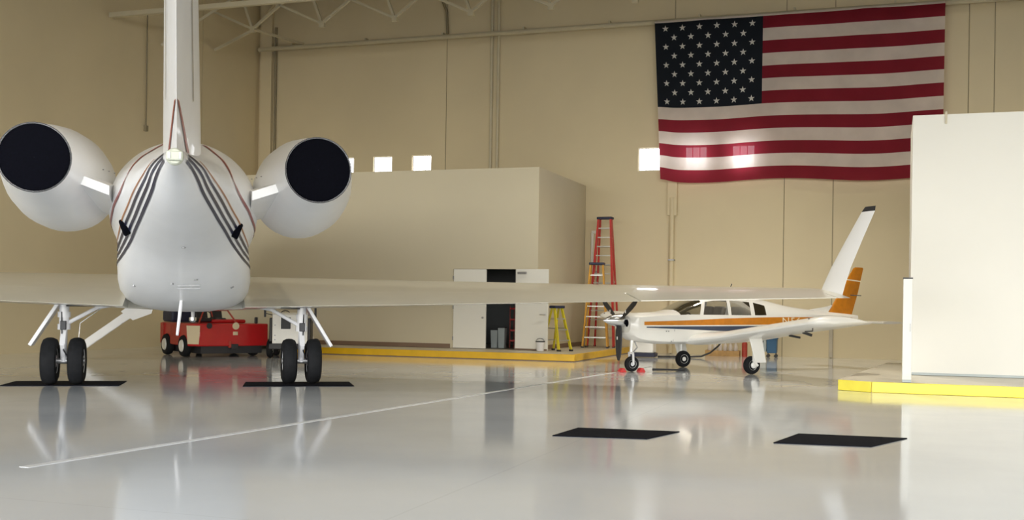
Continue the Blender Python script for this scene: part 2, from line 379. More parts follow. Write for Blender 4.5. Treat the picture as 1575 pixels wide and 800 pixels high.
w = MB().box(S0+.05, DL-.08, BF-.02, BF, Z0, Z0+.13).box(DR+.08, BR+.02, BF-.02, BF, Z0, Z0+.13).box(BR, BR+.02, BF, T1-.05, Z0, Z0+.13)
w.build('skirting_board', 'skirting', ob, smooth=False)
w = MB().box(DL-.04, DL, BF-.01, BF+.15, Z0, DT+.04).box(DR, DR+.04, BF-.01, BF+.15, Z0, DT+.04).box(DL, DR, BF-.01, BF+.15, DT, DT+.04)
w.build('door_frame', 'block', ob, smooth=False)
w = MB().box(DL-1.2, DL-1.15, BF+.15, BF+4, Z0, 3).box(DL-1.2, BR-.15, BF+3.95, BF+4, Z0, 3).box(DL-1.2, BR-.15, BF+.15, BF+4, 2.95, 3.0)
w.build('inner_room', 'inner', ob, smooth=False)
dl = box('door', 'block_white', (DL+.01, DM-.01, BF+.0, BF+.05, Z0+.01, DT-.005), ob, .005)
for z in (.45, 1.4, 2.3): box('hinge', 'dull', (DL-.012, DL+.02, BF-.02, BF, z, z+.11), dl)
MB().lathe([(0,.02),(.02,.03),(.06,.03),(.07,.015)], (DM-.1, BF, 1.15), (0,-1,0), 10).build('door_knob', 'dull', dl)
# right leaf, swung open past the corner of the block
dr = bpy.data.objects.new('door', None); col.objects.link(dr); dr.parent = ob
dr.location = (DR+.02, BF-.03, 0); dr.rotation_euler = (0, 0, -rad(5))
LW = 1.05
box('leaf', 'block_white', (0, LW, -.05, 0, Z0+.01, DT-.005), dr, .005)
box('door_closer', 'dull', (.08, .36, -.11, -.05, DT-.15, DT-.08), dr, .01)
MB().tube([(LW-.08, -.05, 1.27), (LW-.08, -.11, 1.27), (LW-.24, -.11, 1.27)], .018).build('lever_handle', 'metal', dr)
box('kick_edge', 'skirting', (0.01, LW-.01, -.055, -.05, Z0+.01, Z0+.05), dr)
# dim things inside the doorway
def RR(s, t, z=0): return R(s, t, z)
g = thing('storage_rack', 'red wire rack just inside the dark office doorway', 'rack', RR(-11.05, 32.85, Z0), ROT)
for x in (-.25, .25):
    for y in (-.2, .2): MB().tube([(x, y, 0), (x, y, 1.3)], .015).build('post', 'dred', g)
for z in (.2, .52, .86, 1.2): box('shelf', 'red', (-.25, .25, -.2, .2, z, z+.05), g)
for i, (s_, h) in enumerate(((-11.70, .55), (-11.46, .62))):
    bn = thing('storage_bin', ('shorter' if i == 0 else 'taller')+' pale grey lidded bin inside the dark doorway', 'bin', RR(s_, 32.4, Z0), ROT, 'bins in the doorway')
    MB().loft([[(x*k, y*k, z) for x, y in ((-.11,-.11),(.11,-.11),(.11,.11),(-.11,.11))] for z, k in ((0,.85),(h,1.0))]).build('body', 'binwhite', bn)
    box('lid', 'dark', (-.12, .12, -.12, .12, h, h+.04), bn, .01)
bk = thing('door_stop_bucket', 'small white bucket with dark rim at the foot of the open door', 'bucket', RR(-9.78, 31.0, Z0), ROT)
MB().lathe([(0,.10),(.02,.11),(.26,.13)], (0,0,0), (0,0,1), 16).build('body', 'gearwhite', bk)
MB().lathe([(.26,.135),(.27,.14),(.29,.14),(.29,.11)], (0,0,0), (0,0,1), 16).build('rim', 'dark', bk)
MB().tube([(.0+.13*math.cos(PI*k/8), 0, .27+.1*math.sin(PI*k/8)) for k in range(9)], .008, 6).build('handle', 'dark', bk)

# conduit and switches on the back wall beside the block
cd = thing('wall_conduit', 'slim white conduit with switch box on wall beside the office block', 'conduit', RR(-9.72, T1, 0), ROT)
MB().tube([(0, -.05, 1.9), (0, -.05, 4.05)], .05).build('pipe', 'block_white', cd)
box('cap', 'block_white', (-.02, .22, -.09, 0, 4.02, 4.12), cd)
box('switch_box', 'dull', (.12, .24, -.08, 0, 2.55, 2.75), cd, .008)
MB().tube([(.18, -.04, 2.5), (.18, -.04, 1.95)], .02).build('drop_pipe', 'dull', cd)
hk = thing('wall_bracket', 'small black bracket on the shaded side of the office block', 'bracket', RR(BR, 36.0, 2.15), ROT)
box('arm', 'dark', (0, .22, -.05, .05, 0, .07), hk, .01); box('plate', 'dark', (0, .03, -.09, .09, -.05, .12), hk, .005)

# ------------------------------------------------------------------ right office block with platform
pr = thing('platform', 'low platform with lemon yellow edge under the white block at right', 'platform', (0,0,0), ROT)
P2 = [(-.35, 21.85), (14.0, 21.85), (14.0, 30.0), (-.10, 30.0), (-.97, 22.19)]
MB().prism([(x+ .02*(1 if x < 1 else 0), y+.02) for x, y in P2], 0, PZ).build('deck', 'deck2', pr, smooth=False)
MB().bar((-.35, 21.87, PZ/2+.002), (14, 21.87, PZ/2+.002), .05, PZ).build('curb_front', 'curb2', pr, .01)
MB().bar((-.36, 21.87, PZ/2+.002), (-.965, 22.2, PZ/2+.002), .05, PZ).build('curb_corner', 'curb2', pr, .01)
MB().bar((-.95, 22.2, PZ/2+.002), (-.10, 30, PZ/2+.002), .05, PZ).build('side_edge', 'deck2', pr, .01)
ob = thing('office_block', 'bright white flat-fronted block standing at the right edge', 'room block', (0,0,0), ROT)
box('front_wall', 'block_white', (.35, 14, 24.68, 24.85, Z0, 5.65), ob, .006)
box('side_wall', 'block_white', (.35, .5, 24.85, 27.6, Z0, 5.65), ob, smooth=False)
box('back_wall', 'block_white', (.5, 14, 27.45, 27.6, Z0, 5.65), ob, smooth=False)
box('roof', 'block_white', (.5, 14, 24.85, 27.45, 5.5, 5.64), ob, smooth=False)
box('skirting_board', 'binwhite', (.34, 14, 24.66, 24.68, Z0, Z0+.05), ob)
box('roof_bracket', 'block', (.98, 1.02, 24.62, 24.68, 5.45, 5.7), ob)
lk = thing('locker', 'narrow white locker with dark top beside the white block', 'locker', RR(.26, 21.98, Z0), ROT)
box('body', 'block_white', (-.075, .09, 0, .42, .05, 1.94), lk, .006)
box('top_cap', 'dark', (-.08, .095, -.005, .425, 1.94, 1.965), lk)
box('plinth', 'binwhite', (-.07, .085, .01, .41, 0, .05), lk)
box('door_panel', 'block_white', (-.072, .087, -.006, 0, .1, 1.9), lk, .004)
box('handle', 'dull', (.05, .065, -.025, -.006, .95, 1.1), lk)

# ------------------------------------------------------------------ flag
fl = thing('flag', 'large star-spangled flag with red and white stripes hung from rail', 'flag', R(-7.6, T1-.38, 10.98), ROT)
FW, FH, NX = 9.0, 5.28, 60
def flag_pt(u, v, off=0.0):          # u along the fly, v down
    x = u*FW + .30*v*(1-u)**6 - .02*v
    z = -v*FH - .10*math.sin(PI*u)*(1-v)*0 - .06*v*math.sin(3.3*PI*u) - .13*math.exp(-((u)/.05)**2)*-v*.6 - .06*v*(u)
    y = -.035*math.sin(9*u+1.0)*(0.3+v) - .05*v*math.sin(4*PI*u+.6) + .02*math.sin(23*u+3*v) - .03*v
    return (x, y-off, z)
def flag_strip(u0, u1, v0, v1, name, m, par, nu, nv=3):
    b = MB(); vs = [flag_pt(u0+(u1-u0)*i/nu, v0+(v1-v0)*j/nv) for i in range(nu+1) for j in range(nv+1)]
    b.add(vs, [(i*(nv+1)+j, (i+1)*(nv+1)+j, (i+1)*(nv+1)+j+1, i*(nv+1)+j+1) for i in range(nu) for j in range(nv)])
    return b.build(name, m, par, recalc=False)
CU = 3.53/FW
for k in range(13):
    u0 = CU if k < 7 else 0
    flag_strip(u0, 1, k/13, (k+1)/13, 'stripe', 'fred' if k % 2 == 0 else 'fwhite', fl, NX)
can = flag_strip(0, CU, 0, 7/13, 'canton', 'fblue', fl, 30, 12); can['label'] = 'dark blue canton with white stars'
for row in range(9):
    for c in range(6 if row % 2 == 0 else 5):
        u = CU*((c+.5)/6*0.965+.02 if row % 2 == 0 else (c+1)/6*.965+.02); v = 7/13*(row+.72)/9.35
        rr = .115; pts = []
        for k in range(10):
            a_ = PI/2 + k*PI/5; q = rr if k % 2 == 0 else rr*.40
            pts.append(flag_pt(u + q*math.cos(a_)/FW, v - q*math.sin(a_)/FH, .012))
        b = MB(); b.add(pts + [flag_pt(u, v, .012)], [(k, (k+1) % 10, 10) for k in range(10)]); b.build('star', 'fstar', can, recalc=False)
box('header_sleeve', 'fwhite', (0, FW, -.03, .03, -.015, .05), fl, .02)

# ================================================================== THE JET
def herm(tab, x):
    # monotone cubic through rows (x, a, b, ...), x descending or ascending
    t = sorted(tab); n = len(t)
    if x <= t[0][0]: return t[0][1:]
    if x >= t[-1][0]: return t[-1][1:]
    i = max(k for k in range(n-1) if t[k][0] <= x); h = t[i+1][0]-t[i][0]; q = (x-t[i][0])/h; out = []
    for c in range(1, len(t[0])):
        sl = lambda k: (t[k+1][c]-t[k][c])/(t[k+1][0]-t[k][0])
        def m(k):
            if k == 0: return sl(0)
            if k == n-1: return sl(n-2)
            p, r_ = sl(k-1), sl(k)
            return 0 if p*r_ <= 0 else 2*p*r_/(p+r_)
        y0, y1 = t[i][c], t[i+1][c]; m0, m1 = m(i)*h, m(i+1)*h
        out.append((2*q**3-3*q*q+1)*y0 + (q**3-2*q*q+q)*m0 + (-2*q**3+3*q*q)*y1 + (q**3-q*q)*m1)
    return out
def naca(x, t): return 5*t*(.2969*math.sqrt(max(x, 0)) - .126*x - .3516*x*x + .2843*x**3 - .1036*x**4)
def foil_ring(LE, CH, N, tc, c0=0.0, c1=1.0, n=12, camber=.012):
    LE, CH, N = Vector(LE), Vector(CH), Vector(N).normalized(); c = CH.length; pts = []
    xs = [c0 + (c1-c0)*(1-math.cos(PI*k/n))/2 if c0 == 0 else c0+(c1-c0)*k/n for k in range(n+1)]
    for x in reversed(xs): pts.append(LE + CH*x + N*c*(naca(x, tc)+camber*4*x*(1-x)+.0003))
    for x in xs[1 if c0 == 0 else 0:]: pts.append(LE + CH*x - N*c*(naca(x, tc)-camber*4*x*(1-x)+.0003))
    return pts
def surface(b, secs, c0=0.0, c1=1.0, n=12, camber=.012):
    return b.loft([foil_ring(*s_, c0, c1, n, camber) for s_ in secs])

JET = thing('business_jet', 'white twin-engine business jet seen from behind with black engine covers', 'airplane', (-5.98, 20.3, .012), rad(105.5))
J = JET
FUS = [(13.6, 2.35, .03, .03, .03), (13.1, 2.38, .32, .33, .30), (12.1, 2.52, .72, .78, .68), (10.6, 2.78, 1.02, 1.1, .98), (9.0, 2.93, 1.13, 1.15, 1.13), (7.0, 2.95, 1.15, 1.16, 1.16),
       (-1.5, 2.95, 1.15, 1.15, 1.16), (-3.0, 2.95, 1.12, 1.08, 1.07), (-4.5, 2.98, .97, .76, .84), (-6.0, 3.0, .69, .47, .58), (-7.4, 3.03, .38, .27, .34), (-8.4, 3.07, .15, .13, .15), (-8.8, 3.07, .09, .09, .09)]
FA = [(7.2, 2.3, .5, .1), (6.4, 2.05, .75, .3), (5.2, 1.85, 1.0, .44), (3, 1.82, 1.08, .49), (-.5, 1.83, 1.09, .50), (-1.6, 1.90, 1.07, .50), (-2.6, 2.06, 1.0, .48), (-3.6, 2.32, .84, .42), (-4.6, 2.62, .6, .30), (-5.4, 2.85, .3, .15)]
def fus(x, th, off=0.0):             # th from the top, positive to port; belly fairing blended in
    zc, w_, ht, hb = herm(FUS, x); c, s_ = math.cos(th), math.sin(th)
    h = ht if c > 0 else hb
    r_ = 1/math.sqrt((s_/w_)**2 + (c/h)**2)
    if c < -.05 and -5.4 < x < 7.2:
        fz, fw_, fh = herm(FA, x); e = 2.7; best = 0
        lo_, hi_ = max(0, (zc-fz)*-c*.5), 3.0
        inside = lambda q: abs(q*s_/fw_)**e + abs((zc+q*c-fz)/fh)**e < 1
        q = 2.4
        while q > r_*.6:
            if inside(q): best = q; break
            q -= .01
        if best: r_ = (r_**9 + best**9)**(1/9)
    r_ += off
    return Vector((x, r_*s_, zc + r_*c))
xs = [13.6-.5*k for k in range(0, 9)] + [9.0-.9*k for k in range(0, 12)] + [-1.4-.37*k for k in range(0, 20)] + [-8.6, -8.8]
xs = sorted(set(round(x, 3) for x in xs), reverse=True)
fu = MB().loft([[fus(x, 2*PI*k/72) for k in range(72)] for x in xs]).build('fuselage', 'jet', J)
# stripes along the tail cone
def ribbon(name, m, path, width, par, off=.008, n=48):
    def cr(i, q):
        p = [path[max(0, min(len(path)-1, i+k))] for k in (-1, 0, 1, 2)]
        return [.5*(2*p[1][c]+(p[2][c]-p[0][c])*q+(2*p[0][c]-5*p[1][c]+4*p[2][c]-p[3][c])*q*q+(3*p[1][c]-p[0][c]-3*p[2][c]+p[3][c])*q**3) for c in (0, 1)]
    uv = []
    for k in range(n+1):
        t = k/n*(len(path)-1); i = min(int(t), len(path)-2); uv.append(cr(i, t-i))
    P_ = [fus(x, th, off) for x, th in uv]; vs = []
    for k, (x, th) in enumerate(uv):
        tg = (P_[min(k+1, n)]-P_[max(k-1, 0)]).normalized()
        nr = (fus(x-.03, th)-fus(x+.03, th)).cross(fus(x, th+.03)-fus(x, th-.03)).normalized()
        sd = nr.cross(tg).normalized()*(width/2)
        vs += [P_[k]+sd, P_[k], P_[k]-sd]
    b = MB(); b.add(vs, [(i*3+j, i*3+j+1, (i+1)*3+j+1, (i+1)*3+j) for i in range(n) for j in range(2)])
    return b.build(name, m, par, recalc=False)
SI = [(-8.62, 100), (-7.9, 118), (-7.4, 126), (-6.4, 129), (-5.3, 130), (-4.6, 131), (-3.9, 131), (-3.0, 130), (-1.0, 128)]
SO = [(-8.40, 62), (-7.85, 83), (-7.35, 102), (-6.25, 114), (-5.1, 119), (-4.4, 121.5), (-3.6, 123), (-2.8, 123), (-1.0, 121)]
for sy in (1, -1):
    for q in (0, .5, 1.0):
        ribbon('navy_stripe', 'navy', [(a_[0]*(1-q)+b_2[0]*q, sy*rad(a_[1]*(1-q)+b_2[1]*q)) for a_, b_2 in zip(SI, SO)], .040, fu)
    ribbon('pinstripe', 'orange_line', [(a_[0]*-.45+b_2[0]*1.45, sy*rad(a_[1]*-.45+b_2[1]*1.45)) for a_, b_2 in zip(SI, SO)][1:], .022, fu)
    ribbon('red_stripe', 'redstripe', [(x, sy*rad(d_)) for x, d_ in ((-3.6, 16), (-4.6, 38), (-5.55, 60), (-5.95, 78), (-5.6, 92), (-4.6, 100), (-3.4, 104), (-1.5, 105), (.5, 104))], .05, fu)
    # small dark air outlets on the stripes
    p = fus(-4.85, sy*rad(120)); n_ = (fus(-4.85, sy*rad(120), 1)-p)
    MB().loft([[p + Vector((q[0], 0, 0)) + Vector((0, -sy*math.cos(rad(112))*-1, 0))*0 + n_*h + Vector((0, sy*.35, .9)).normalized()*q[1] for q in [(.16*math.cos(2*PI*k/14), .12*math.sin(2*PI*k/14)) for k in range(14)]] for h in (-.06, .05)]).build('air_outlet', 'black', fu, .02)
# tail light on the tip of the cone
MB().lathe([(-.02,.088),(.05,.095),(.1,.09),(.12,.075)], (-8.74, 0, 3.07), (-1,0,0), 16).build('tail_cone_cap', 'light', J)
box('tail_light', 'light', (-8.92, -8.86, -.085, .085, 3.02, 3.12), J, .015)
for sy in (-1, 1): box('tail_light_lens', 'dull', (-8.93, -8.91, sy*.055-.012, sy*.055+.012, 3.035, 3.105), J)
# fin, rudder seam, T tail
def fin_sec(z, grow=0.0):
    q = (z-3.4)/3.9; le = -3.5-4.7*q; te = -8.3-2.6*q
    return ((le+grow, 0, z), (te-le-2*grow, 0, 0), (0, 1, 0), .105+grow*.02)
fin = surface(MB(), [fin_sec(z) for z in (3.08, 4.2, 5.2, 6.2, 7.25)], n=14, camber=0).build('fin', 'jet', J)
def fin_pt(z, c, sy, off=.005):
    LE, CH, N, tc = fin_sec(z); return Vector(LE)+Vector(CH)*c + Vector((0, sy*((-CH[0])*(naca(c, tc)+.0012)+off), 0))
for sy in (-1, 1):
    b = MB(); vs = []
    for i in range(9):
        z = 3.95+3.2*i/8; vs += [fin_pt(z, .665, sy), fin_pt(z, .68, sy)]
    b.add(vs, [(2*i, 2*i+1, 2*i+3, 2*i+2) for i in range(8)]); b.build('rudder_seam', 'joint', fin, recalc=False)
    b = MB(); vs = []
    for i in range(9):
        q = i/8; z = 3.30+.44*q; c = .84+.155*q; wv = .026+.030*(1-q) ; vs += [fin_pt(z, c-wv, sy), fin_pt(z+.0, min(c+.004, .999), sy)]
    b.add(vs, [(2*i, 2*i+1, 2*i+3, 2*i+2) for i in range(8)]); b.build('red_chevron', 'redstripe', fin, recalc=False)
b = MB()
for sy in (-1, 1): surface(b, [((-8.3-.55*y, sy*y, 7.25), (-2.5+.22*y, 0, 0), (0,0,1), .09) for y in (0, 2.2, 4.4)], camber=0)
b.build('tailplane', 'jet', J)
# engines
for sy in (1, -1):
    c = (0, sy*1.80, 3.34)
    NP = [(-1.55,.50),(-1.42,.56),(-1.45,.62),(-1.7,.69),(-2.4,.745),(-3.2,.745),(-4.0,.69),(-4.9,.58),(-5.6,.485),(-5.9,.45),(-5.9,.435),(-5.75,.43)]
    na = MB().lathe(NP, c, (1,0,0), 40, cap=False).build('engine_nacelle', 'jet', J)
    MB().lathe([(-5.60,.425),(-5.885,.428),(-5.90,.40),(-5.905,.001)], c, (1,0,0), 40, cap=False).build('exhaust_cover', 'black', na)
    MB().lathe([(-5.905,.437),(-5.915,.437),(-5.915,.448),(-5.89,.452)], c, (1,0,0), 40, cap=False).build('exhaust_lip', 'dark', na)
    MB().lathe([(-1.6,.50),(-1.75,.48),(-1.8,.001)], c, (1,0,0), 32, cap=False).build('inlet_cover', 'black', na)
    # pylon
    yi, yo = .95, 1.42
    b = MB(); surface(b, [((-1.9, sy*yi, 3.02), (-3.7, 0, 0), (0,0,1), .125), ((-1.9, sy*yo, 3.19), (-3.7, 0, 0), (0,0,1), .125)], 0, .88, camber=0)
    b.build('pylon', 'jet', J)
    MB().tube([(-5.35, sy*1.33, 3.42), (-5.2, sy*1.30, 3.30), (-4.9, sy*1.36, 3.02), (-4.4, sy*1.44, 2.83)], .012, 6).build('cowl_latch_line', 'joint', na)
    MB().tube([(-4.9, sy*1.33, 3.52), (-4.3, sy*1.18, 3.50)], .012, 6).build('cowl_latch_line', 'joint', na)
    for k in range(5): MB().lathe([(0,.012),(.012,.012)], (-3.6-.25*k, sy*(1.0+.06*k), 3.42-.005*k), (0,0,1), 8).build('pylon_rivet', 'dull', na)
    # landing lights reflect on the outer cowl: small polished strake
# wings
def wsec(y, sy):
    q = (y-1.0)/10.5
    le = 4.5-6.3*q; ch = 6.05-4.2*q; zl = 1.74+.13*q; zt = 1.43+.32*q
    return ((le, sy*y, zl), (-ch, 0, zt-zl), (0, -.03*sy, 1), .112-.02*q)
for sy in (1, -1):
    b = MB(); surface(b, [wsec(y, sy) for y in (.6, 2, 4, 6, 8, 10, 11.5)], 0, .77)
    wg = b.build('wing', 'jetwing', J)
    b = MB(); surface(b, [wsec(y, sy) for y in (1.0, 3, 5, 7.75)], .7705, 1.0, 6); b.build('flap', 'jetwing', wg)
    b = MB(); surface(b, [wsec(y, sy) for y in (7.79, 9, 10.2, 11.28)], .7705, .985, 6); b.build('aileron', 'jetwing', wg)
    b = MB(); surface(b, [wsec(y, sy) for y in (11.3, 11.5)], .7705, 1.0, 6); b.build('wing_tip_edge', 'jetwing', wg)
    # overwing dark red walkway mark at the root
    LE, CH, N, tc = wsec(1.95, sy)
    MB().bar(Vector(LE)+Vector(CH)*.80+Vector((0,0,.17)), Vector(LE)+Vector(CH)*.84+Vector((0, sy*.16, .135)), .05, .012).build('walkway_mark', 'redstripe', wg)
    # winglet
    LE, CH, N, tc = wsec(11.5, sy); LE = Vector(LE); TE = LE+Vector(CH)
    secs = []
    for h, ca, ou in ((-.02, .0, 0), (.18, .06, .05), (.5, .22, .11), (1.0, .56, .20), (1.5, .9, .30)):
        chd = .78-.24*h
        secs.append(((TE.x+1.05-ca*1.0-.0*h+(.0), LE.y+sy*ou, TE.z+.06+h), (-chd, 0, 0), (0, sy*1, -.2), .085))
    surface(MB(), secs, camber=0).build('winglet', 'jet', wg)
    s2 = secs[-1]; LEt = Vector(s2[0])
    surface(MB(), [s2, ((s2[0][0]-.07, s2[0][1]+sy*.025, s2[0][2]+.09), (-.33, 0, 0), s2[2], .085)], camber=0).build('winglet_cap', 'dark', wg)
    MB().tube([TE+Vector((0,0,.05)), TE+Vector((-.3, sy*.02, .04))], .008, 5).build('static_wick', 'dark', wg)
# main landing gear
def wheel(b_par, c, r, w_, names=('tyre', 'hub'), hubm='gearwhite', ax=(0,1,0), n=32):
    e = w_/2
    ty = MB().lathe([(-e*.75,r*.52),(-e*.95,r*.62),(-e,r*.78),(-e*.82,r*.92),(-e*.4,r*.99),(0,r),(e*.4,r*.99),(e*.82,r*.92),(e,r*.78),(e*.95,r*.62),(e*.75,r*.52)], c, ax, n).build(names[0], 'rubber', b_par)
    MB().lathe([(-e*.8,r*.10),(-e*.8,r*.2),(-e*.6,r*.44),(-e*.8,r*.54),(e*.8,r*.54),(e*.6,r*.44),(e*.8,r*.2),(e*.8,r*.10)], c, ax, 20).build(names[1], hubm, ty)
    return ty
for sy in (1, -1):
    y0 = sy*2.09
    g = MB().tube([(0, y0, 1.60), (0, y0, 1.02)], .085, 14).tube([(0, y0, 1.02), (0, y0, .40)], .06, 12)
    st = g.build('main_gear_strut', 'gearwhite', J)
    MB().tube([(0, y0-.36, .42), (0, y0+.36, .42)], .05, 10).build('axle', 'dull', st)
    for e in (-.225, .225): wheel(J, (0, y0+e, .42), .42, .27)
    for z, nm in ((1.25, 'strut_collar'), (1.03, 'strut_collar')): MB().lathe([(-.05,.11),(.05,.11)], (0, y0, z), (0,0,1), 14).build(nm, 'gearwhite', st)
    box('hydraulic_block', 'dark', (-.16, -.08, y0-.05, y0+.05, .98, 1.14), st, .01)
    MB().bar((-.08, y0, .95), (-.24, y0, .72), .09, .03).bar((-.24, y0, .72), (-.07, y0, .50), .07, .03).build('torque_link', 'gearwhite', st)
    MB().tube([(0, y0-sy*.03, 1.08), (0, y0-sy*.55, 1.38), (.05, y0-sy*.85, 1.44)], .035, 8).build('side_brace', 'gearwhite', st)
    MB().tube([(-.1, y0-sy*.05, 1.42), (.35, y0-sy*.6, 1.42)], .025, 8).build('brake_line', 'dark', st)
    MB().tube([(-.10, y0+sy*.03, 1.3), (-.12, y0+sy*.02, .9), (-.2, y0-.02, .62), (-.06, y0-.1, .45)], .012, 6).build('hydraulic_hose', 'dark', st)
    # gear door hanging outboard at a slant
    dirv = Vector((0, sy*.49, -.80)); a_ = Vector((0, y0+sy*.07, 1.50)); nrm = Vector((0, .80*sy, .49))
    b = MB(); vs = []
    for dd in (-.033, .033):
        for x in (.38, -.12):
            for q in (0, 1): vs.append(a_ + dirv*q + nrm*dd + Vector((x*(1-.25*q), 0, 0)))
    b.add(vs, [(0,1,3,2),(4,6,7,5),(0,2,6,4),(1,5,7,3),(0,4,5,1),(2,3,7,6)]); b.build('gear_door', 'gearwhite', J, .008)
# nose gear
ng = MB().tube([(13.0-.2, 0, 1.75), (12.8, 0, .3)], .06, 10).build('nose_gear_strut', 'gearwhite', J)
for e in (-.17, .17): wheel(J, (12.8, e, .27), .27, .18, n=24)
# airstair at the front door
b = MB(); p0, p1 = Vector((9.2, 1.08, 1.52)), Vector((9.2, 2.95, .12)); d_ = (p1-p0)
for x in (-.36, .33): b.box(0, 1, 0, 1, 0, 1, Matrix(((.03, 0, 0, p0.x+x), (0, d_.y, 0, p0.y), (0, d_.z, .24, p0.z-.12), (0, 0, 0, 1))))
ast = b.build('airstair', 'jet', J)
for k in range(6):
    q = (k+.5)/6; p = p0+d_*q; box('stair_tread', 'dull', (p.x-.34, p.x+.34, p.y-.11, p.y+.11, p.z-.02, p.z+.015), ast)
MB().prism([(.85, 1.75), (1.25, 1.62), (1.75, 1.22), (1.45, 1.0), (1.0, 1.18)], 8.78, 8.82, 'x').build('airstair_wing_plate', 'jet', ast)
MB().tube([(9.55, 1.2, 1.9), (9.55, 1.7, 1.75), (9.55, 2.8, .9), (9.55, 2.85, .2)], .015, 6).build('handrail', 'metal', ast)
# masts, drains and panels under the belly
MB().tube([(-2.3, .03, 1.75), (-2.5, .05, 1.42), (-2.75, .09, .98)], [.016, .03, .022], 8).build('drain_mast', 'gearwhite', J)
MB().tube([(1.5, -.1, 1.4), (1.5, -.1, 1.2)], .035, 8).build('belly_beacon_stalk', 'gearwhite', J)
MB().lathe([(0,.07),(.06,.07),(.1,.03)], (1.5, -.1, 1.2), (0,0,-1), 10).build('belly_beacon', 'metal', J)
for x, th in ((-3.4, 172), (-3.6, 190), (-2.9, 212), (-2.9, 148), (-5.2, 183)):
    p = fus(x, rad(th), .004); MB().lathe([(-.01,.03),(.012,.025)], p, (0, math.sin(rad(th)), math.cos(rad(th))), 8).build('drain_port', 'dull', fu)
for x in (-3.2, -3.35): 
    p = [fus(x, rad(th), .006) for th in (176, 180, 184, 188, 192)]
    MB().tube(p, .012, 5).build('panel_seam', 'dull', fu)

# ================================================================== THE LIGHT AEROPLANE
PA = thing('light_airplane', 'small white propeller airplane with orange and blue stripes by the wall', 'airplane', (5.05, 27.3, 0), rad(204.5))
P = PA
# station table: x, bottom z, belt z, window-top z, roof z, half width
ST2 = [(2.66, .93, 1.26, 1.30, 1.33, .36), (2.60, .86, 1.29, 1.345, 1.375, .42), (2.4, .74, 1.31, 1.37, 1.40, .48), (2.0, .68, 1.34, 1.39, 1.42, .52), (1.62, .66, 1.36, 1.405, 1.44, .55), (1.4, .66, 1.37, 1.43, 1.49, .56),
       (1.15, .66, 1.38, 1.54, 1.64, .565), (.86, .66, 1.38, 1.66, 1.79, .57), (.76, .66, 1.38, 1.69, 1.82, .57), (.4, .66, 1.38, 1.72, 1.86, .575), (.04, .67, 1.38, 1.73, 1.87, .575), (-.05, .67, 1.38, 1.73, 1.87, .575),
       (-.64, .70, 1.38, 1.70, 1.855, .56), (-.76, .71, 1.38, 1.69, 1.845, .555), (-1.12, .74, 1.385, 1.62, 1.80, .53), (-1.3, .76, 1.39, 1.58, 1.77, .515), (-2.0, .85, 1.40, 1.50, 1.63, .43), (-3.0, .98, 1.40, 1.45, 1.52, .28), (-4.0, 1.09, 1.38, 1.41, 1.45, .13), (-4.45, 1.16, 1.36, 1.38, 1.41, .05)]
def half(x, row=None):
    zb, zl, zw, zr, w_ = row if row else herm(ST2, x)
    h = zl-zb
    sh = -.10 if .7 < x < .9 else 0
    return [(0, zb, 0), (.55*w_, zb+.015*h, 0), (.84*w_, zb+.10*h, 0), (.97*w_, zb+.32*h, 0), (w_, zb+.6*h, 0), (.985*w_, zl, 0),
            (.90*w_, zl+(zw-zl)*.55, sh*.55), (.80*w_, zw, sh), (.62*w_, zw+(zr-zw)*.62, sh), (.34*w_, zw+(zr-zw)*.92, sh), (0, zr, sh)]
def pside(x, z):                       # half width of the hull at (x, z)
    hp = half(x); 
    for i in range(len(hp)-1):
        if hp[i][1] <= z <= hp[i+1][1] and i >= 2: 
            q = (z-hp[i][1])/max(1e-6, hp[i+1][1]-hp[i][1]); return hp[i][0]+(hp[i+1][0]-hp[i][0])*q
    return hp[4][0]
sx = [2.66, 2.60, 2.5, 2.4, 2.2, 2.0, 1.8, 1.62, 1.4, 1.15, .86, .76, .4, .04, -.05, -.35, -.64, -.76, -.95, -1.12, -1.3, -1.65, -2.0, -2.5, -3.0, -3.5, -4.0, -4.45]
rings = []
for x in sx:
    hp = half(x); rings.append([(x+p[2], p[0], p[1]) for p in hp] + [(x+p[2], -p[0], p[1]) for p in reversed(hp[1:-1])])
NR = len(rings[0]); glass = {}
hull = MB(); hv = [p for r_ in rings for p in r_]; hf = []
for i in range(len(sx)-1):
    xa, xb = sx[i], sx[i+1]
    for k in range(NR):
        f = (i*NR+k, i*NR+(k+1) % NR, (i+1)*NR+(k+1) % NR, (i+1)*NR+k)
        kk = k if k < 10 else 19-k      # 0..9 from bottom to roof
        key = None
        if xa <= 1.45 and xb >= .86 and kk >= 5: key = 'windshield'
        elif kk in (5, 6):
            side = 'p' if k < 10 else 's'
            for nm, hi, lo in (('a', .76, .04), ('b', -.05, -.64), ('c', -.76, -1.12)):
                if xa <= hi+1e-6 and xb >= lo-1e-6: key = 'side_window'+nm+side
        if key: glass.setdefault(key, []).append(f)
        else: hf.append(f)
hf += [tuple(range(NR)), tuple((len(sx)-1)*NR+k for k in range(NR))]
hull.add(hv, hf); hu = hull.build('hull', 'pwhite', P)
for key, fs in glass.items():
    ids = sorted({i for f in fs for i in f}); mp = {v: n for n, v in enumerate(ids)}
    MB().add([hv[i] for i in ids], [tuple(mp[i] for i in f) for f in fs]).build('windshield' if key == 'windshield' else 'side_window', 'glass', P, recalc=False)
